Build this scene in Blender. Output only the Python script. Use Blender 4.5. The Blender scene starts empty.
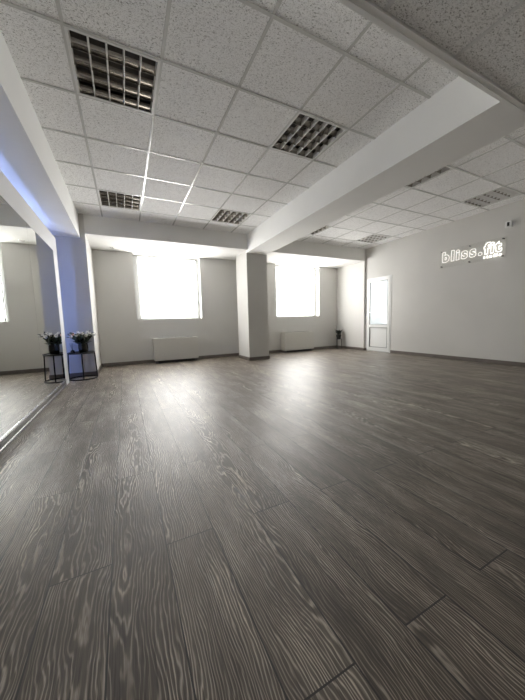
import bpy, bmesh, math, random
from mathutils import Vector, Matrix
random.seed(7)
C = bpy.context.scene.collection
PI = math.pi
H = 0.888

# ---------------------------------------------------------------- materials
def new_mat(name):
    m = bpy.data.materials.new(name); m.use_nodes = True
    nt = m.node_tree; b = nt.nodes['Principled BSDF']
    return m, nt, b
def ramp(nt, fac, stops):
    r = nt.nodes.new('ShaderNodeValToRGB'); e = r.color_ramp.elements
    e[0].position, e[0].color = stops[0][0], (*stops[0][1], 1)
    e[1].position, e[1].color = stops[-1][0], (*stops[-1][1], 1)
    for p, c in stops[1:-1]:
        x = e.new(p); x.color = (*c, 1)
    nt.links.new(fac, r.inputs['Fac']); return r.outputs['Color']
def noise(nt, vec, scale, detail=2, rough=.5, dist=0):
    n = nt.nodes.new('ShaderNodeTexNoise')
    n.inputs['Scale'].default_value = scale; n.inputs['Detail'].default_value = detail
    n.inputs['Roughness'].default_value = rough; n.inputs['Distortion'].default_value = dist
    if vec is not None: nt.links.new(vec, n.inputs['Vector'])
    return n.outputs['Fac']
def mth(nt, op, a, b=None, c=None):
    n = nt.nodes.new('ShaderNodeMath'); n.operation = op
    for i, v in enumerate((a, b, c)):
        if v is None: continue
        if isinstance(v, (int, float)): n.inputs[i].default_value = v
        else: nt.links.new(v, n.inputs[i])
    return n.outputs[0]
def bump(nt, b, h, strength, dist):
    n = nt.nodes.new('ShaderNodeBump'); n.inputs['Strength'].default_value = strength
    n.inputs['Distance'].default_value = dist
    nt.links.new(h, n.inputs['Height']); nt.links.new(n.outputs[0], b.inputs['Normal'])
def objco(nt):
    return nt.nodes.new('ShaderNodeTexCoord').outputs['Object']

def paint(name, col, rough=.85, var=.03):
    m, nt, b = new_mat(name); v = objco(nt)
    f = noise(nt, v, 1.3, 3)
    lo = tuple(c * (1 - var) for c in col); hi = tuple(min(1, c * (1 + var)) for c in col)
    nt.links.new(ramp(nt, f, [(.3, lo), (.7, hi)]), b.inputs['Base Color'])
    b.inputs['Roughness'].default_value = rough
    bump(nt, b, noise(nt, v, 260, 2), .12, .002)
    return m
def plain(name, col, rough=.5, metal=0., spec=.5, var=.05, scale=30):
    m, nt, b = new_mat(name); v = objco(nt)
    f = noise(nt, v, scale, 2)
    lo = tuple(c * (1 - var) for c in col); hi = tuple(min(1, c * (1 + var)) for c in col)
    nt.links.new(ramp(nt, f, [(.3, lo), (.7, hi)]), b.inputs['Base Color'])
    b.inputs['Roughness'].default_value = rough; b.inputs['Metallic'].default_value = metal
    b.inputs['Specular IOR Level'].default_value = spec
    return m
def glow(name, col, strength, base=(.8, .8, .8)):
    m, nt, b = new_mat(name)
    b.inputs['Base Color'].default_value = (*base, 1)
    b.inputs['Emission Color'].default_value = (*col, 1)
    b.inputs['Emission Strength'].default_value = strength
    b.inputs['Roughness'].default_value = .7
    return m

M = {}
M['wall'] = paint('wall_paint', (.62, .612, .588))
M['column'] = paint('column_shaded_paint', (.60, .592, .565))  # wall paint darkened a little to imitate shade on the column front
M['beam'] = paint('beam_paint', (.94, .945, .93))
M['bay'] = paint('bay_paint', (.80, .795, .77))
M['panel'] = paint('white_panel', (.78, .78, .78), .6)
M['metalwhite'] = plain('white_enamel', (.62, .62, .60), .24, spec=.7, var=.01)
M['lampwhite'] = plain('white_lamp_enamel', (.7, .7, .68), .35, var=.01)
M['pvc'] = plain('white_pvc', (.80, .81, .80), .3, var=.01)
M['winframe'] = plain('grey_white_window_frame', (.60, .61, .60), .5, var=.01)
M['gasket'] = plain('grey_gasket', (.12, .12, .12), .6)
M['board'] = plain('brown_baseboard', (.15, .13, .115), .45, var=.12, scale=12)
M['black'] = plain('black_metal', (.007, .007, .008), .62, metal=.0)
M['blackglass'] = plain('smoked_vase', (.012, .011, .010), .12)
M['rail'] = plain('grey_anodised_rail', (.17, .17, .165), .38, metal=.9, var=.06)
M['alu'] = plain('brushed_aluminium', (.62, .62, .61), .25, metal=1., var=.05)
M['louvre'] = plain('satin_louvre', (.97, .96, .94), .34, metal=.2, var=.03)
M['darklouvre'] = plain('dark_reflector', (.36, .34, .31), .16, metal=1., var=.03)
M['housing'] = plain('lamp_housing', (.045, .04, .035), .3, metal=.6, var=.05)
M['tube'] = plain('fluorescent_glass', (.60, .59, .56), .25, var=.02)
M['coil'] = plain('offwhite_enamel', (.62, .61, .57), .4, var=.02)
M['dark'] = plain('dark_slot_and_shade', (.02, .02, .02), .6)
M['leaf'] = plain('tulip_leaf', (.030, .045, .022), .5, var=.3)
M['darkleaf'] = plain('dark_leaf', (.014, .018, .012), .5, var=.3)
M['petalw'] = plain('white_petal', (.95, .92, .87), .5)
M['petalp'] = plain('pink_petal', (.80, .50, .40), .5)
M['shrub'] = plain('shrub_green', (.10, .13, .10), .8, var=.3)
M['terrace'] = plain('pale_concrete', (.6, .6, .58), .9)
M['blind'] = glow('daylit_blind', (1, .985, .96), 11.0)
M['led'] = glow('blue_led', (.33, .47, 1.0), 20)
M['led2'] = glow('blue_led_edge', (.17, .31, 1.0), 24)
M['neon'] = glow('white_neon', (1, .97, .90), .85)
M['neonb'] = glow('bright_white_neon', (1, .97, .90), 1.7)

def mirror_mat():
    m, nt, b = new_mat('mirror_silver')
    b.inputs['Metallic'].default_value = 1; b.inputs['Roughness'].default_value = 0.0
    f = noise(nt, objco(nt), .8, 2)
    nt.links.new(ramp(nt, f, [(.3, (.80, .82, .80)), (.7, (.82, .84, .82))]), b.inputs['Base Color'])
    return m
M['mirror'] = mirror_mat()

def glass_mat(name, frost):
    m = bpy.data.materials.new(name); m.use_nodes = True; nt = m.node_tree
    nt.nodes.remove(nt.nodes['Principled BSDF']); out = nt.nodes['Material Output']
    t = nt.nodes.new('ShaderNodeBsdfTransparent'); t.inputs[0].default_value = (.97, .97, .965, 1)
    tr = nt.nodes.new('ShaderNodeBsdfTranslucent'); tr.inputs[0].default_value = (.9, .93, .92, 1)
    g = nt.nodes.new('ShaderNodeBsdfGlossy'); g.inputs['Roughness'].default_value = .05
    m1 = nt.nodes.new('ShaderNodeMixShader'); m1.inputs[0].default_value = frost
    nt.links.new(t.outputs[0], m1.inputs[1]); nt.links.new(tr.outputs[0], m1.inputs[2])
    m2 = nt.nodes.new('ShaderNodeMixShader'); m2.inputs[0].default_value = .03
    nt.links.new(m1.outputs[0], m2.inputs[1]); nt.links.new(g.outputs[0], m2.inputs[2])
    nt.links.new(m2.outputs[0], out.inputs['Surface']); return m
M['frosted'] = glass_mat('frosted_glass', .35)
M['clear'] = glass_mat('clear_glass', .03)
M['acrylic'] = glass_mat('acrylic_sheet', .0)

def tile_mat():
    m, nt, b = new_mat('mineral_fibre_tile'); v = objco(nt)
    a = noise(nt, v, 115, 2.5, .6, 1.6)
    mp = nt.nodes.new('ShaderNodeMapping'); mp.inputs['Rotation'].default_value = (0, 0, .5)
    mp.inputs['Scale'].default_value = (1, 2.0, 1); nt.links.new(v, mp.inputs['Vector'])
    c = noise(nt, mp.outputs[0], 75, 2, .5, 1.0)
    f = mth(nt, 'MAXIMUM', a, c)
    pit = ramp(nt, f, [(.57, (0, 0, 0)), (.64, (.6, .6, .6)), (.70, (1, 1, 1))])
    mx = nt.nodes.new('ShaderNodeMix'); mx.data_type = 'RGBA'
    nt.links.new(pit, mx.inputs['Factor'])
    mx.inputs['A'].default_value = (.955, .955, .95, 1); mx.inputs['B'].default_value = (.26, .25, .235, 1)
    nt.links.new(mx.outputs['Result'], b.inputs['Base Color'])
    b.inputs['Roughness'].default_value = .95; b.inputs['Specular IOR Level'].default_value = .2
    inv = mth(nt, 'SUBTRACT', 1, f)
    bump(nt, b, inv, .5, .006)
    return m
M['tile'] = tile_mat()

PW, PL = .1935, 1.275
def floor_mat():
    m, nt, b = new_mat('grey_oak_laminate')
    uv = nt.nodes.new('ShaderNodeUVMap'); uv.uv_map = 'UVMap'
    s = nt.nodes.new('ShaderNodeSeparateXYZ'); nt.links.new(uv.outputs[0], s.inputs[0])
    u, v = s.outputs[0], s.outputs[1]
    at = nt.nodes.new('ShaderNodeAttribute'); at.attribute_name = 'plank'
    sc = nt.nodes.new('ShaderNodeSeparateXYZ'); nt.links.new(at.outputs['Vector'], sc.inputs[0])
    r1, r2, r3 = sc.outputs
    def vec(su, sv, off):
        c = nt.nodes.new('ShaderNodeCombineXYZ')
        nt.links.new(mth(nt, 'MULTIPLY_ADD', u, su, mth(nt, 'MULTIPLY', r1, off)), c.inputs[0])
        nt.links.new(mth(nt, 'MULTIPLY_ADD', v, sv, mth(nt, 'MULTIPLY', r2, off * .7)), c.inputs[1])
        nt.links.new(mth(nt, 'MULTIPLY', r3, off), c.inputs[2])
        return c.outputs[0]
    # cathedral grain: nested arches about a heart line that may lie outside the plank
    nwander = noise(nt, vec(.6, 1.4, 40), 1, 2)
    uc = mth(nt, 'MULTIPLY_ADD', r2, 2.3, -.65)
    uc = mth(nt, 'ADD', uc, mth(nt, 'MULTIPLY', mth(nt, 'SUBTRACT', nwander, .5), .9))
    a = mth(nt, 'SUBTRACT', mth(nt, 'DIVIDE', u, PW), uc)
    a2 = mth(nt, 'MULTIPLY', a, a)
    a2 = mth(nt, 'DIVIDE', mth(nt, 'MULTIPLY', a2, 34), mth(nt, 'ADD', mth(nt, 'ABSOLUTE', mth(nt, 'MULTIPLY', a, 1.3)), .55))
    lowf = noise(nt, vec(5, 1.3, 60), 1, 2, .5)
    midf = noise(nt, vec(38, 7, 50), 1, 2, .5)
    slope = mth(nt, 'MULTIPLY_ADD', r3, 9, -4.5)
    f = mth(nt, 'ADD', a2, mth(nt, 'MULTIPLY', v, slope))
    f = mth(nt, 'ADD', f, mth(nt, 'MULTIPLY', lowf, 10))
    f = mth(nt, 'ADD', f, mth(nt, 'MULTIPLY', midf, 2.7))
    ring = mth(nt, 'ADD', mth(nt, 'MULTIPLY', mth(nt, 'SINE', mth(nt, 'MULTIPLY', f, 6.2832)), .5), .5)
    fib = noise(nt, vec(420, 9, 90), 1, 3, .6)
    blot = noise(nt, vec(9, 2.2, 70), 1, 3, .55)
    # ring contrast comes and goes along the board
    g = mth(nt, 'MULTIPLY', mth(nt, 'POWER', ring, 2.6), mth(nt, 'MULTIPLY_ADD', blot, 1.6, -.15))
    t = mth(nt, 'ADD', mth(nt, 'MULTIPLY', g, .74), mth(nt, 'MULTIPLY', mth(nt, 'SUBTRACT', fib, .5), .75))
    t = mth(nt, 'ADD', t, mth(nt, 'MULTIPLY', mth(nt, 'SUBTRACT', blot, .5), .35))
    t = mth(nt, 'ADD', t, mth(nt, 'MULTIPLY_ADD', r1, .12, .13))
    fib2 = noise(nt, vec(230, 4.5, 30), 1, 3, .65)
    mr = nt.nodes.new('ShaderNodeMapRange'); mr.inputs['From Min'].default_value = .47; mr.inputs['From Max'].default_value = .36
    nt.links.new(fib2, mr.inputs['Value'])
    t = mth(nt, 'SUBTRACT', t, mth(nt, 'MULTIPLY', mr.outputs[0], .24))
    col = ramp(nt, t, [(0, (.046, .034, .024)), (.28, (.118, .094, .072)), (.60, (.33, .283, .23)), (1, (.72, .65, .55))])
    # seams between boards
    du = mth(nt, 'MINIMUM', u, mth(nt, 'SUBTRACT', PW, u))
    dv = mth(nt, 'MINIMUM', v, mth(nt, 'SUBTRACT', PL, v))
    dd = mth(nt, 'MINIMUM', du, dv)
    seam = mth(nt, 'LESS_THAN', dd, .0024)
    mx = nt.nodes.new('ShaderNodeMix'); mx.data_type = 'RGBA'
    nt.links.new(seam, mx.inputs['Factor']); nt.links.new(col, mx.inputs['A'])
    mx.inputs['B'].default_value = (.012, .010, .008, 1)
    nt.links.new(mx.outputs['Result'], b.inputs['Base Color'])
    rr = mth(nt, 'MULTIPLY_ADD', g, -.14, .475)
    nt.links.new(rr, b.inputs['Roughness'])
    b.inputs['Specular IOR Level'].default_value = .95
    hh = mth(nt, 'SUBTRACT', t, mth(nt, 'MULTIPLY', seam, 2))
    bump(nt, b, hh, .5, .0015)
    return m
M['floor'] = floor_mat()

# ---------------------------------------------------------------- mesh helpers
class MB:
    def __init__(s): s.bm = bmesh.new()
    def box(s, x0, x1, y0, y1, z0, z1):
        vs = [s.bm.verts.new(p) for p in ((x0,y0,z0),(x1,y0,z0),(x1,y1,z0),(x0,y1,z0),(x0,y0,z1),(x1,y0,z1),(x1,y1,z1),(x0,y1,z1))]
        for f in ((0,3,2,1),(4,5,6,7),(0,1,5,4),(1,2,6,5),(2,3,7,6),(3,0,4,7)): s.bm.faces.new([vs[i] for i in f])
        return s
    def prism(s, prof, axis, a0, a1):
        # prof: points in the plane across the axis; axis 'x': (y,z), 'y': (x,z), 'z': (x,y)
        def P(p, a): return {'x': (a, p[0], p[1]), 'y': (p[0], a, p[1]), 'z': (p[0], p[1], a)}[axis]
        A = [s.bm.verts.new(P(p, a0)) for p in prof]; B = [s.bm.verts.new(P(p, a1)) for p in prof]
        n = len(prof)
        for i in range(n): s.bm.faces.new((A[i], A[(i+1)%n], B[(i+1)%n], B[i]))
        s.bm.faces.new(A[::-1]); s.bm.faces.new(B); return s
    def tube(s, pts, r, n=10, closed=False):
        pts = [Vector(p) for p in pts]; rings = []; m = len(pts)
        rs = r if isinstance(r, (list, tuple)) else [r]*m
        for i, p in enumerate(pts):
            if closed: d = pts[(i+1)%m] - pts[i-1]
            else: d = pts[min(i+1, m-1)] - pts[max(i-1, 0)]
            d.normalize(); up = Vector((0,0,1)) if abs(d.z) < .9 else Vector((1,0,0))
            a = d.cross(up).normalized(); b = d.cross(a)
            rings.append([s.bm.verts.new(p + (a*math.cos(2*PI*k/n) + b*math.sin(2*PI*k/n))*rs[i]) for k in range(n)])
        for i in range(m if closed else m-1):
            A, B = rings[i], rings[(i+1)%m]
            for k in range(n): s.bm.faces.new((A[k], A[(k+1)%n], B[(k+1)%n], B[k]))
        if not closed: s.bm.faces.new(rings[0][::-1]); s.bm.faces.new(rings[-1])
        return s
    def lathe(s, prof, cx=0, cy=0, z=0, n=28, cap=True):
        rings = [[s.bm.verts.new((cx + r*math.cos(2*PI*k/n), cy + r*math.sin(2*PI*k/n), z + h)) for k in range(n)] for r, h in prof]
        for A, B in zip(rings, rings[1:]):
            for k in range(n): s.bm.faces.new((A[k], A[(k+1)%n], B[(k+1)%n], B[k]))
        if cap: s.bm.faces.new(rings[0][::-1]); s.bm.faces.new(rings[-1])
        return s
    def build(s, name, mat, parent=None, bevel=0, smooth=False, loc=None, seg=2):
        bmesh.ops.recalc_face_normals(s.bm, faces=s.bm.faces)
        if bevel:
            ed = [e for e in s.bm.edges if len(e.link_faces) == 2 and e.calc_face_angle(0) > .5]
            bmesh.ops.bevel(s.bm, geom=ed, offset=bevel, segments=seg, affect='EDGES', clamp_overlap=True)
        me = bpy.data.meshes.new(name); s.bm.to_mesh(me); s.bm.free()
        if smooth:
            for p in me.polygons: p.use_smooth = True
        me.materials.append(M[mat] if isinstance(mat, str) else mat)
        o = bpy.data.objects.new(name, me); C.objects.link(o)
        if parent: o.parent = parent
        if loc: o.location = loc
        return o
def struct(o): o['kind'] = 'structure'; return o
def tag(o, label, cat, group=None, kind=None):
    o['label'] = label; o['category'] = cat
    if group: o['group'] = group
    if kind: o['kind'] = kind
    return o
def thing(name, label, cat, loc=(0,0,0), rz=0, group=None):
    o = bpy.data.objects.new(name, None); C.objects.link(o); o.location = loc; o.rotation_euler = (0,0,rz)
    o.empty_display_size = .1
    return tag(o, label, cat, group)
def copy_tree(o, parent=None):
    c = o.copy(); C.objects.link(c); c.parent = parent
    for ch in list(o.children): copy_tree(ch, c)
    return c

# ---------------------------------------------------------------- dimensions
ZC, ZB, ZS, ZH, ZN = 2.81, 2.424, 2.407, 2.485, 2.43     # ceiling, beam, soffit, bay ceiling, low ceiling
XR, XS, XM, XL = 6.11, -.592, -.860, -1.10               # right wall, soffit face, mirror face, left wall
YF, YB, YN, YE = 5.814, 6.93, -2.0, 1.12                 # header face, window wall, wall behind, low ceiling edge
XP = -.515                                               # left pier edge
CX0, CX1, CY = 2.54, 3.048, 5.875
XQ = XR - .055

# floor boards
def build_floor():
    bm = bmesh.new(); uvl = bm.loops.layers.uv.new('UVMap'); pl = bm.loops.layers.float_color.new('plank')
    x0, i0 = -.49, -4
    for i in range(i0, 36):
        xa = x0 + PW*i
        if xa > 6.3: break
        off = 1.75 if i % 2 == 0 else 1.115
        for k in range(-4, 5):
            ya = off + PL*k; yb = ya + PL
            if yb < YN-.1 or ya > 7.2: continue
            vs = [bm.verts.new(p) for p in ((xa,ya,0),(xa+PW,ya,0),(xa+PW,yb,0),(xa,yb,0))]
            f = bm.faces.new(vs); r = (random.random(), random.random(), random.random(), 1)
            for l, c in zip(f.loops, ((0,0),(PW,0),(PW,PL),(0,PL))): l[uvl].uv = c; l[pl] = r
    me = bpy.data.meshes.new('floor'); bm.to_mesh(me); bm.free(); me.materials.append(M['floor'])
    o = bpy.data.objects.new('floor', me); C.objects.link(o); struct(o)
build_floor()

# walls
struct(MB().box(XL-.15, XL, YN, YF, 0, ZC).build('wall_left', 'wall'))
struct(MB().box(XL-.15, XP, YF, YB, 0, ZC+.05).build('wall_left_pier', 'wall'))
w = MB(); DY0, DY1, DZ = 4.96, 5.750, 1.98
w.box(XR, XR+.15, YN, DY0, 0, ZC+.05).box(XR, XR+.15, DY1, YF, 0, ZC+.05).box(XR, XR+.15, DY0, DY1, DZ, ZC+.05)
struct(w.build('wall_right', 'wall'))
struct(MB().box(XQ, XR+.15, YF, YB, 0, ZC+.05).build('wall_right_pier', 'wall'))
W1, W2, WZ0, WZ1, WT = (.25, 1.74), (3.86, 5.36), 1.014, 2.475, .28
w = MB()
w.box(XL-.15, XR+.15, YB, YB+WT, 0, WZ0).box(XL-.15, XR+.15, YB, YB+WT, WZ1, ZC+.05)
for a, b in ((XL-.15, W1[0]), (W1[1], W2[0]), (W2[1], XR+.15)): w.box(a, b, YB, YB+WT, WZ0, WZ1)
struct(w.build('wall_far', 'wall'))
struct(MB().box(XL-.15, XR+.15, YN-.15, YN, 0, ZC+.05).build('wall_near', 'wall'))
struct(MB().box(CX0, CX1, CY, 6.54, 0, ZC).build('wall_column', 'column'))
# dropped ceilings
struct(MB().box(XP, CX0, YF, YB, ZH, ZC+.05).build('ceiling_left_bay', 'bay'))
struct(MB().box(CX1, XQ, YF, YB, ZH, ZC+.05).build('ceiling_right_bay', 'bay'))
struct(MB().box(CX0, CX1, 6.54, YB, ZH, ZC+.05).build('ceiling_bay_link', 'bay'))
struct(MB().box(CX0, CX1, YF, CY, ZB, ZC+.05).build('ceiling_beam_end', 'beam'))
struct(MB().box(CX0, CX1, YE+.055, YF, ZB, ZC+.05).build('ceiling_beam', 'beam'))
s = MB().box(XL, XS, YN, YF, ZS, ZC+.05)
struct(s.build('ceiling_soffit', 'beam'))
# low ceiling over the near part of the room, with its plaster edge
def bars(w, xs, ys, x0, x1, y0, y1, z, skip=()):
    for x in xs: w.box(x-.011, x+.011, y0, y1, z-.004, z+.02)
    for y in ys: w.box(x0, x1, y-.011, y+.011, z-.0045, z+.02)
nx = [1.28 + .6*k - .6*3 for k in range(0, 12)]; nx = [x for x in nx if XS < x < XR]
ny = [YE - .6*k for k in range(1, 6)]
struct(MB().box(XS, XR, YN, YE-.005, ZN+.004, ZN+.03).build('ceiling_low', 'tile'))
w = MB(); bars(w, nx, ny, XS, XR, YN, YE-.005, ZN+.004); struct(w.build('trim_1', 'panel'))
e = MB().box(XS, XR, YE, YE+.030, ZN-.006, ZC+.05).box(XS, XR, YE+.030, YE+.055, ZN-.009, ZC+.05)
struct(e.build('ceiling_step', 'beam'))
struct(MB().box(XS, XR, YE-.005, YE, ZN+.02, ZN+.05).build('ceiling_gap_shade', 'dark'))  # dark strip that paints the shade inside the ceiling edge gap

# main suspended ceiling: tiles with gaps where the luminaires sit
GX, GY = -.229, 2.309
xl = [GX + .6*i for i in range(0, 5)]
xr_ = [3.37, 3.97, 4.595, 5.22, 5.80]
ys = [GY + .6*j for j in range(-1, 6)]
lamps = [(GX, 0), (GX, 4), (GX+1.8, 0), (GX+1.8, 4), (3.37, 0), (3.37, 4), (5.22, 0), (5.22, 4)]
def tiles(edges_x, edges_y, name):
    m = MB()
    for a, b in zip(edges_x, edges_x[1:]):
        for c, d in zip(edges_y, edges_y[1:]):
            if any(abs(a-lx) < .01 and abs(c-(GY+.6*lj)) < .01 for lx, lj in lamps): continue
            m.box(a, b, c, d, ZC, ZC+.018)
    return struct(m.build(name, 'tile'))
ey = [YE+.05] + ys + [YF]
tiles([XS] + xl + [CX0], ey, 'ceiling_left')
tiles([CX1] + xr_ + [XR], ey, 'ceiling_right')
struct(MB().box(XL-.15, XR+.15, YN-.15, YB+WT, ZC+.22, ZC+.3).build('ceiling_slab', 'dark'))
w = MB(); bars(w, xl, ys, XS, CX0, YE+.05, YF, ZC); bars(w, xr_, ys, CX1, XR, YE+.05, YF, ZC)
struct(w.build('trim_3', 'metalwhite'))

# luminaires
def make_lamp(wx):
    t = thing('ceiling_luminaire', '', 'ceiling light')
    wy = .6; m = .012
    b = MB()   # housing shell
    b.box(m, wx-m, m, wy-m, .088, .092)
    b.box(m, m+.003, m, wy-m, .004, .09).box(wx-m-.003, wx-m, m, wy-m, .004, .09)
    b.box(m, wx-m, m, m+.003, .004, .09).box(m, wx-m, wy-m-.003, wy-m, .004, .09)
    b.build('housing', 'housing', t)
    f = MB(); e = .022
    f.box(.006, wx-.006, .006, e, -.006, .004).box(.006, wx-.006, wy-e, wy-.006, -.006, .004)
    f.box(.006, e, e, wy-e, -.006, .004).box(wx-e, wx-.006, e, wy-e, -.006, .004)
    f.build('frame', 'lampwhite', t)
    rows = 4; p = (wy-2*e)/rows
    x0, x1 = e, wx-e
    for k in range(rows+1):
        y = e + p*k; hw = .022; g = MB(); prof = []
        ns = 5
        for i in range(ns+1):        # right flank, curved
            q = i/ns; prof.append((y + .0015 + (hw-.0015)*q**2*(1 if k < rows else 0), .052*q))
        for i in range(ns, -1, -1):
            q = i/ns; prof.append((y - .0015 - (hw-.0015)*q**2*(1 if k > 0 else 0), .052*q))
        g.prism(prof, 'x', x0, x1).build('reflector', 'darklouvre', t, smooth=False)
    n = 5; q = (x1-x0)/n
    for k in range(n+1):
        x = x0 + q*k; a = .007 if k < n else .001; c = .007 if k > 0 else .001
        MB().prism([(x-.002, -.002), (x+.002, -.002), (x+a, .046), (x-c, .046)], 'y', e, wy-e).build('cross_blade', 'louvre', t)
    for k in range(rows):
        y = e + p*(k+.5)
        MB().tube([(x0+.01, y, .068), (x1-.01, y, .068)], .013, 12).build('fluorescent_tube', 'tube', t, smooth=True)
    return t
lamp_labels = [
 'square louvred ceiling light over the mirror wall, nearest and largest in view',
 'square louvred ceiling light before the left window bay, nearer the left pier',
 'square louvred ceiling light nearest the left face of the deep ceiling beam',
 'square louvred ceiling light close to the column, left of the ceiling beam',
 'half hidden louvred ceiling light just right of the deep beam, nearer of two',
 'half hidden louvred ceiling light just right of the deep beam, farther of two',
 'louvred ceiling light along the right wall above the neon sign',
 'louvred ceiling light at the far right corner above the white door']
L0 = make_lamp(.6); L1 = make_lamp(.575)
used = set()
for (lx, lj), lab in zip(lamps, lamp_labels):
    src = L1 if lx > 5 else L0
    o = src if src.name not in used else copy_tree(src)
    used.add(src.name); o.location = (lx, GY + .6*lj, ZC)
    o['label'] = lab; o['group'] = 'square louvred luminaires in the ceiling grid'

# recessed downlights in the left bay
for k, (x, lab) in enumerate([(-.13, 'small round recessed downlight in the left bay ceiling, nearer the mirror'),
                              (1.70, 'small round recessed downlight in the left bay ceiling, nearer the column')]):
    t = thing('recessed_downlight', lab, 'downlight', (x, 6.66, ZH), group='recessed downlights in the window bay')
    MB().lathe([(.030, .0), (.044, -.006), (.048, -.004), (.048, .0)], n=24, cap=False).build('bezel', 'alu', t, smooth=True)
    MB().lathe([(.001, -.001), (.031, -.001)], n=24, cap=False).build('lens', 'tube', t)

# windows with drawn blinds
def window(n, x0, x1):
    yf = YB + .20
    f = MB(); fw = .075
    f.box(x0, x0+fw, yf, yf+.07, WZ0, WZ1).box(x1-fw, x1, yf, yf+.07, WZ0, WZ1)
    f.box(x0+fw, x1-fw, yf, yf+.07, WZ0, WZ0+fw).box(x0+fw, x1-fw, yf, yf+.07, WZ1-fw, WZ1)
    o = struct(f.build(f'window_{n}', 'winframe', bevel=.004))
    sx0, sx1 = x0+fw-.012, x1-fw+.012; s = MB(); sw = .06
    s.box(sx0, sx0+sw, yf-.012, yf, WZ0+fw-.012, WZ1-fw+.012).box(sx1-sw, sx1, yf-.012, yf, WZ0+fw-.012, WZ1-fw+.012)
    s.box(sx0+sw, sx1-sw, yf-.012, yf, WZ0+fw-.012, WZ0+fw+sw-.012).box(sx0+sw, sx1-sw, yf-.012, yf, WZ1-fw-sw+.012, WZ1-fw+.012)
    s.build('window_sash', 'winframe', o)
    MB().box(sx0+sw, sx1-sw, yf+.03, yf+.036, WZ0+fw, WZ1-fw).build('window_pane', 'clear', o)
    return o
window(1, *W1); window(2, *W2)
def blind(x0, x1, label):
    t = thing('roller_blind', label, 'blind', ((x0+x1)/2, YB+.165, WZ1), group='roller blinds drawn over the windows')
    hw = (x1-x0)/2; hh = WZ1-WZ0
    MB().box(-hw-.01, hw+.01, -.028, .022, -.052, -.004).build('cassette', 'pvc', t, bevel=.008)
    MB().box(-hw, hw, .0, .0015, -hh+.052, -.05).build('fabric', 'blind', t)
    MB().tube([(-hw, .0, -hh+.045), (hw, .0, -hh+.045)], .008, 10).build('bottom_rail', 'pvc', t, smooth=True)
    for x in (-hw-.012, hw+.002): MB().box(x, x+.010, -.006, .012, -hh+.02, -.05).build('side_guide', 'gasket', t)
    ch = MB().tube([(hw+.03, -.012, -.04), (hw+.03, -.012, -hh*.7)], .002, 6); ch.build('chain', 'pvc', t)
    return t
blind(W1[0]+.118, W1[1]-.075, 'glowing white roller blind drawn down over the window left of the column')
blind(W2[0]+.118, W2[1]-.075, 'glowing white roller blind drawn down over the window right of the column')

# white part-glazed door in the right wall, door_1
def door():
    x0 = XR - .010; x1 = XR + .06; fw = .055
    f = MB(); fw = .045
    f.box(x0, x1, DY0, DY0+fw, 0, DZ).box(x0, x1, DY1-fw, DY1, 0, DZ).box(x0, x1, DY0+fw, DY1-fw, DZ-fw, DZ)
    d = struct(f.build('door_1', 'pvc', bevel=.004))
    a, b = DY0+fw-.008, DY1-fw+.008; sx = x0-.010; sw = .066; zt = DZ-fw+.008
    s = MB()
    s.box(sx, x0+.05, a, a+sw, .02, zt).box(sx, x0+.05, b-sw, b, .02, zt)
    s.box(sx, x0+.05, a+sw, b-sw, zt-sw, zt).box(sx, x0+.05, a+sw, b-sw, .02, .12).box(sx, x0+.05, a+sw, b-sw, .655, .735)
    s.build('door_sash', 'pvc', d, bevel=.003)
    MB().box(x0+.01, x0+.03, a+sw, b-sw, .12, .655).build('door_panel', 'pvc', d)
    g = MB()
    for z0, z1 in ((.735, zt-sw), (.12, .655)):
        yy0, yy1, t_ = a+sw, b-sw, .008
        g.box(sx-.001, sx+.02, yy0-.001, yy0+t_, z0, z1).box(sx-.001, sx+.02, yy1-t_, yy1+.001, z0, z1)
        g.box(sx-.001, sx+.02, yy0, yy1, z0-.001, z0+t_).box(sx-.001, sx+.02, yy0, yy1, z1-t_, z1+.001)
    g.build('door_gasket', 'gasket', d)
    MB().box(x0+.005, x0+.013, a+sw, b-sw, .735, zt-sw).build('door_pane', 'frosted', d)
    h = MB().box(sx-.008, sx, b-.052, b-.024, .95, 1.13)
    h.tube([(sx-.004, b-.038, 1.06), (sx-.045, b-.038, 1.06), (sx-.05, b-.05, 1.06), (sx-.05, b-.15, 1.06)], .008, 10)
    h.build('door_handle', 'alu', d)
door()
# outside the door: terrace and a shrub dimly seen through the frosted pane
struct(MB().box(XR+.15, XR+5, 1.5, 9.5, -.12, -.02).build('ground_terrace', 'terrace'))
def shrub():
    t = thing('garden_shrub', 'dim green shrub seen through the lower left of the frosted door pane', 'shrub', (XR+.70, 6.06, -.02))
    m = MB(); rnd = random.Random(3)
    for k in range(260):
        a = rnd.uniform(0, 2*PI); z = rnd.uniform(.25, .93); r = .22*math.sqrt(rnd.random())*(1-abs(z-.6)*.6)
        c = Vector((r*math.cos(a), r*math.sin(a), z)); d = Vector((rnd.uniform(-1,1), rnd.uniform(-1,1), rnd.uniform(-.3,1))).normalized()*.07
        sd = d.cross(Vector((0,0,1))).normalized()*.028
        vs = [m.bm.verts.new(c), m.bm.verts.new(c+d*.5+sd), m.bm.verts.new(c+d), m.bm.verts.new(c+d*.5-sd)]; m.bm.faces.new(vs)
    m.build('foliage', 'shrub', t)
    MB().tube([(0,0,0), (.01,0,.3), (0,.01,.7)], [.02,.015,.006], 8).build('stem', 'board', t)
shrub()

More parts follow.
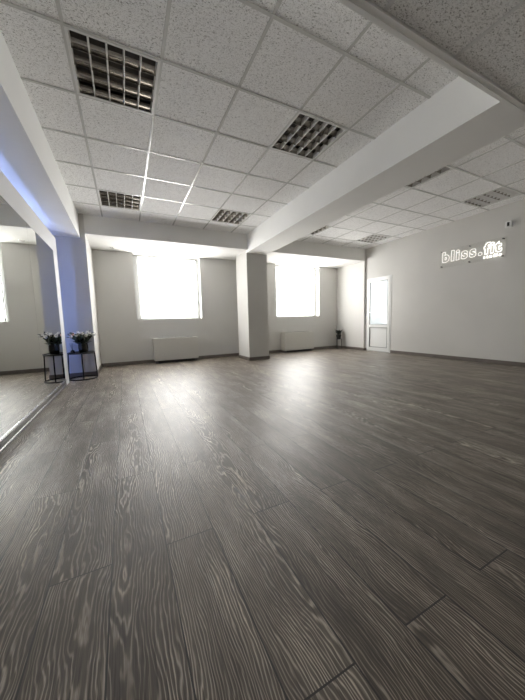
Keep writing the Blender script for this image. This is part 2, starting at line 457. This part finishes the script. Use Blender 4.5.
# mirror wall: backing panel standing off the wall, mirrors, plinth rail, blue strips behind the panel
struct(MB().box(XM-.010, XM-.004, YN, 5.30, 0, 2.23).build('trim_4', 'panel'))
struct(MB().box(XM-.004, XM+.002, 5.045, 5.30, 0, 2.23).box(XM-.004, XM+.002, YN, 5.045, 1.995, 2.23).build('trim_5', 'panel'))
my = [5.04, 3.83, 2.62, 1.41, .20]
ml = ['tall frameless wall mirror at the far end, reflecting the flowers and the pier',
      'frameless wall mirror second from the far end, reflecting the bright window at the frame edge',
      'frameless wall mirror third from the far end of the mirror wall',
      'frameless wall mirror nearest the viewer on the mirror wall']
for k in range(4):
    o = MB().box(XM-.004, XM, my[k+1]+.0015, my[k]-.0015, .098, 1.994).build('wall_mirror', 'mirror')
    tag(o, ml[k], 'mirror', 'frameless mirrors along the left wall')
rl = thing('mirror_rail', 'grey aluminium plinth rail on the floor along the foot of the mirrors', 'rail', (XM, 2.6, 0))
MB().box(-.004, .006, -2.4, 2.44, 0, .096).build('plinth', 'rail', rl)
MB().prism([(.006, .086), (.012, .086), (.012, .092), (.002, .0985), (-.003, .0985), (.006, .094)], 'y', -2.4, 2.44).build('top_lip', 'alu', rl, smooth=False)
MB().prism([(.006, .020), (.012, .022), (.012, .028), (.006, .032)], 'y', -2.4, 2.44).build('bottom_lip', 'alu', rl)
l = MB().box(XM-.016, XM-.0105, YN, 5.20, 2.172, 2.181)
tag(l.build('led_strip', 'led'), 'blue glowing light strip running above the mirrors behind the panel edge', 'light strip')
l = MB().box(-.916, -.906, 5.145, 5.155, .002, 2.20)
tag(l.build('led_strip', 'led2'), 'upright blue light strip behind the far end of the mirror panel', 'light strip')

# baseboards
BH, BT = .075, .012
def board(name, *boxes):
    m = MB()
    for b in boxes: m.box(b[0], b[1], b[2], b[3], 0, BH)
    struct(m.build(name, 'board', bevel=.002))
board('baseboard_far', (XP, XQ, YB-BT, YB))
board('baseboard_right', (XR-BT, XR, YN, DY0), (XR-BT, XR, DY1, YF-BT))
board('baseboard_right_pier', (XQ-BT, XQ, YF-BT, YB-BT), (XQ, XR, YF-BT, YF))
board('baseboard_left_pier', (XL, XP+BT, YF-BT, YF), (XP, XP+BT, YF, YB-BT))
board('baseboard_column', (CX0-BT, CX1+BT, CY-BT, CY), (CX0-BT, CX0, CY, 6.54), (CX1, CX1+BT, CY, 6.54))

# fan coil heaters under the windows
def coil():
    t = thing('fan_coil_unit', '', 'heater')
    W, D, Z0, Z1 = 1.0, .235, .062, .575
    MB().box(0, W, 0, D, Z0, Z1).build('casing', 'coil', t, bevel=.012)
    MB().box(.012, W-.012, -.004, .002, Z0+.01, Z1-.035).build('front_panel', 'coil', t, bevel=.0015)
    g = MB().box(.10, W-.10, .04, .15, Z1-.0005, Z1+.001)
    for k in range(11): g.box(.12+.07*k, .175+.07*k, .05, .06, Z1-.001, Z1+.003).box(.12+.07*k, .175+.07*k, .09, .10, Z1-.001, Z1+.003).box(.12+.07*k, .175+.07*k, .13, .14, Z1-.001, Z1+.003)
    g.build('air_grille', 'gasket', t)
    for x in (.03, W-.08): MB().box(x, x+.05, .05, D-.01, 0, Z0).build('foot', 'gasket', t, bevel=.003)
    MB().box(.085, W-.085, .06, D-.02, .0, Z0).build('under_shade', 'dark', t)  # black box standing in for the shadow under the casing
    return t
c0 = coil(); c0.location = (.55, YB-BT-.24, 0); c0['label'] = 'low white fan coil heater on the floor below the left window'
c1 = copy_tree(c0); c1.location = (3.975, YB-BT-.24, 0); c1['label'] = 'low white fan coil heater on the floor below the right window'
for c in (c0, c1): c['group'] = 'white fan coil heaters under the windows'

# round black wire table against the pier
TX, TY, TH = -.693, 5.585, .445
t = thing('side_table', 'round black wire side table standing against the pier beside the mirror', 'side table', (TX, TY, 0))
R = .192
MB().lathe([(R, 0), (R, .012)], z=TH-.012, n=40).build('table_top', 'black', t)
rg = MB().tube([(R*math.cos(a), R*math.sin(a), TH+.004) for a in [2*PI*k/40 for k in range(40)]], .0095, 8, True)
rg.build('top_rim', 'black', t, smooth=True)
RB = .205
rg = MB().tube([(RB*math.cos(a), RB*math.sin(a), .0095) for a in [2*PI*k/40 for k in range(40)]], .0095, 8, True)
rg.build('base_ring', 'black', t, smooth=True)
for k in range(4):
    a = 2*PI*k/4 - PI/2 + .12
    MB().tube([(RB*math.cos(a), RB*math.sin(a), .0095), (R*.985*math.cos(a), R*.985*math.sin(a), TH-.006)], .0095, 8).build('leg', 'black', t)

vx, vy = TX+.035, TY-.02
v = MB().lathe([(.056, 0), (.066, .01), (.074, .08), (.068, .18), (.074, .235), (.067, .235), (.061, .18), (.066, .08), (.056, .02), (.002, .018)], n=32, cap=False)
bmv = v.build('flower_vase', 'blackglass', loc=(vx, vy, TH+.001), smooth=True)
tag(bmv, 'dark glass vase of tulips on the round black side table', 'vase')
b = thing('reed_diffuser', 'small black reed diffuser on the left of the round side table', 'diffuser', (TX-.115, TY-.07, TH+.001))
MB().lathe([(.028, 0), (.030, .01), (.030, .045), (.014, .055), (.012, .065)], n=20).build('bottle', 'blackglass', b, smooth=True)
for k in range(3):
    MB().tube([(0,0,.05), ((k-1)*.02-.01, .01*(k-1), .17)], .0018, 6).build('reed', 'black', b)

# tulips
def tulip(col, seed):
    rnd = random.Random(seed)
    t = thing('cut_tulip', '', 'tulip')
    MB().tube([(0,0,0), (0,.004,.12), (.01,0,.24)], .0035, 6).build('stem', 'leaf', t, smooth=True)
    m = MB()
    for k in range(6):
        a = k*1.3 + rnd.random(); d = Vector((math.cos(a), math.sin(a), 0)); sd = Vector((-d.y, d.x, 0)); prev = None
        for i in range(6):
            q = i/5; c = Vector((0,0,.09+.03*k)) + d*(.075*q**1.3) + Vector((0,0,.12*q - .04*q*q)); wd = .024*math.sin(PI*min(1, q*.9+.1))+.001
            cur = [m.bm.verts.new(c - sd*wd), m.bm.verts.new(c + sd*wd)]
            if prev: m.bm.faces.new((prev[0], prev[1], cur[1], cur[0]))
            prev = cur
    m.build('leaf', 'leaf', t, smooth=True)
    m = MB(); n = 18
    rings = []
    for i, (r, h) in enumerate([(.004, 0), (.021, .011), (.026, .030), (.022, .048), (.013, .062)]):
        rings.append([m.bm.verts.new((.01 + r*(1+.10*math.cos(3*2*PI*k/n)*i/4)*math.cos(2*PI*k/n), r*(1+.10*math.cos(3*2*PI*k/n)*i/4)*math.sin(2*PI*k/n),
                     .238 + h + (.008*math.cos(3*2*PI*k/n) if i == 4 else 0))) for k in range(n)])
    for A, B in zip(rings, rings[1:]):
        for k in range(n): m.bm.faces.new((A[k], A[(k+1)%n], B[(k+1)%n], B[k]))
    m.build('blossom', col, t, smooth=True)
    return t
tw = tulip('petalw', 1); tp = tulip('petalp', 2); n = 13; uw = up = 0
for k in range(n):
    a = k*2.399; lean = .12 + .62*math.sqrt((k+.5)/n)
    pink = k in (4, 9)
    if pink: o = tp if up == 0 else copy_tree(tp); up = 1
    else: o = tw if uw == 0 else copy_tree(tw); uw = 1
    rr = .010 + .024*math.sqrt((k+.5)/n)
    o.location = (vx + rr*math.cos(a)*.3, vy + rr*math.sin(a)*.3, TH + .075)
    o.rotation_euler = (0, lean*.86, a)
    o['label'] = 'pink tulip among the white ones in the dark vase on the side table' if pink else 'white tulip in the dark vase on the side table'
    o['group'] = 'pink tulips in the vase' if pink else 'white tulips in the vase'

# dark plant on a slim stand in the far right corner
px, py = 5.872, 6.64
t = thing('plant_stand', 'slim black wire plant stand in the far right corner of the bay', 'plant stand', (px, py, 0))
for k in range(3):
    a = PI/2 + k*2*PI/3
    MB().tube([(.095*math.cos(a), .095*math.sin(a), 0), (.085*math.cos(a), .085*math.sin(a), .31)], .009, 8).build('leg', 'black', t)
for z, r in ((.30, .088), (.05, .094)):
    MB().tube([(r*math.cos(q), r*math.sin(q), z) for q in [2*PI*k/28 for k in range(28)]], .005, 8, True).build('hoop', 'black', t, smooth=True)
MB().lathe([(.002, .30), (.086, .30), (.086, .305)], n=28).build('shelf', 'black', t)
t = thing('potted_plant', 'dark leafy plant in a black pot on the slim corner stand', 'plant', (px, py, .306))
MB().lathe([(.055, 0), (.075, .10), (.078, .12), (.070, .12), (.066, .105), (.002, .10)], n=28, cap=False).build('pot', 'black', t, smooth=True)
m = MB(); rnd = random.Random(5)
for k in range(46):
    a = rnd.uniform(0, 2*PI); L = rnd.uniform(.13, .25); up_ = rnd.uniform(.5, 1.5)
    d = Vector((math.cos(a), math.sin(a), 0)); sd = Vector((-d.y, d.x, 0)); prev = None
    for i in range(7):
        q = i/6; c = Vector((0,0,.10)) + d*(L*.62*q) + Vector((0,0, L*up_*q - .11*q*q)); wd = .026*math.sin(PI*min(1, q*.92+.08))+.001
        cur = [m.bm.verts.new(c - sd*wd), m.bm.verts.new(c + sd*wd)]
        if prev: m.bm.faces.new((prev[0], prev[1], cur[1], cur[0]))
        prev = cur
m.build('foliage', 'darkleaf', t, smooth=True)

# neon sign on the right wall
def sign():
    xs = XR - .03
    t = thing('neon_sign', 'white outline neon sign reading bliss.fit on clear acrylic, high on the right wall', 'sign', (XR, 3.15, 2.08))
    A = Matrix(((0,0,-1),(-1,0,0),(0,1,0)))       # letter x -> -Y, letter y -> Z, facing the room
    Y0 = 3.70; Z0 = SZ0
    MB().box(xs-.002-XR, xs+.004-XR, 2.60-3.15, 3.76-3.15, Z0-.125-2.08, Z0+.235-2.08).build('acrylic_panel', 'acrylic', t)
    for yy in (2.66, 3.19, 3.72):
        for zz in (Z0-.095, Z0+.205):
            MB().tube([(-.001, yy-3.15, zz-2.08), (-.045, yy-3.15, zz-2.08)], .011, 12).build('standoff', 'gasket', t)
    def text(s, y_start, y_end, zbase, size, rad, mat, off):
        objs = []
        for ch in s:
            cu = bpy.data.curves.new('c', 'FONT'); cu.body = ch; cu.size = size; cu.fill_mode = 'NONE'
            cu.bevel_depth = rad; cu.bevel_resolution = 1; cu.resolution_u = 4; cu.offset = off
            ob = bpy.data.objects.new('c', cu); C.objects.link(ob)
            bpy.context.view_layer.update()
            me = bpy.data.meshes.new_from_object(ob.evaluated_get(bpy.context.evaluated_depsgraph_get()))
            bpy.data.objects.remove(ob); bpy.data.curves.remove(cu)
            xs_ = [v.co.x for v in me.vertices]; objs.append((ch, me, min(xs_), max(xs_)))
        tot = sum(b-a for _, _, a, b in objs); gap = (abs(y_end-y_start) - tot)/(len(s)-1) if len(s) > 1 else 0
        cur = 0
        for ch, me, a, b in objs:
            for v in me.vertices:
                p = A @ Vector((v.co.x - a + cur, v.co.y, 0)); p.x = -v.co.z
                v.co = Vector((xs-.012-XR + p.x, y_start-3.15 + p.y, zbase-2.08 + p.z))
            cur += (b-a) + gap
            me.materials.clear(); me.materials.append(M[mat])
            o = bpy.data.objects.new('neon_letter', me); C.objects.link(o); o.parent = t
        return gap
    print('gap', text('bliss.', Y0, 2.965, Z0, .26, .0045, 'neon', .015))
    print('gap', text('fit', 2.945, 2.665, Z0, .26, .0042, 'neonb', .011))
    print('gap', text('studio', 2.945, 2.665, Z0-.085, .075, .0028, 'neonb', .0))
SZ0 = 2.035
sign()
# small white wall device above the sign
t = thing('wall_sensor', 'small white box with a dark slot high on the right wall above the sign', 'sensor', (XR, 2.60, 2.46))
MB().box(-.035, 0, -.045, .045, -.055, .055).build('casing', 'pvc', t, bevel=.006)
MB().box(-.038, -.030, -.020, .014, -.030, .035).build('slot', 'dark', t)

# ---------------------------------------------------------------- world, camera
wd = bpy.data.worlds.new('sky'); bpy.context.scene.world = wd; wd.use_nodes = True
bg = wd.node_tree.nodes['Background']; bg.inputs[0].default_value = (.93, .98, 1, 1); bg.inputs[1].default_value = 1.25

cam = bpy.data.cameras.new('camera'); co = bpy.data.objects.new('camera', cam); C.objects.link(co)
rt = Vector((0.89664633, -0.44199354, -0.02582776)); up = Vector((0.06768325, 0.07918825, 0.9945593)); fw = Vector((0.43754353, 0.89351605, -0.10091941))
mw = Matrix((( rt.x, up.x, -fw.x, 0), (rt.y, up.y, -fw.y, 0), (rt.z, up.z, -fw.z, H), (0,0,0,1)))
co.matrix_world = mw
cam.sensor_fit = 'VERTICAL'; cam.sensor_height = 24; cam.lens = 278.1/700*24
cam.clip_start = .02; cam.clip_end = 100
sc = bpy.context.scene; sc.camera = co
sc.view_settings.view_transform = 'Standard'; sc.view_settings.look = 'None'
sc.view_settings.gamma = 1; sc.view_settings.use_curve_mapping = False
sc.view_settings.exposure = .46
sc.cycles.max_bounces = 12; sc.cycles.diffuse_bounces = 8; sc.cycles.glossy_bounces = 6; sc.cycles.transmission_bounces = 6
sc.cycles.use_denoising = True
sc.cycles.caustics_reflective = True; sc.cycles.sample_clamp_indirect = 8
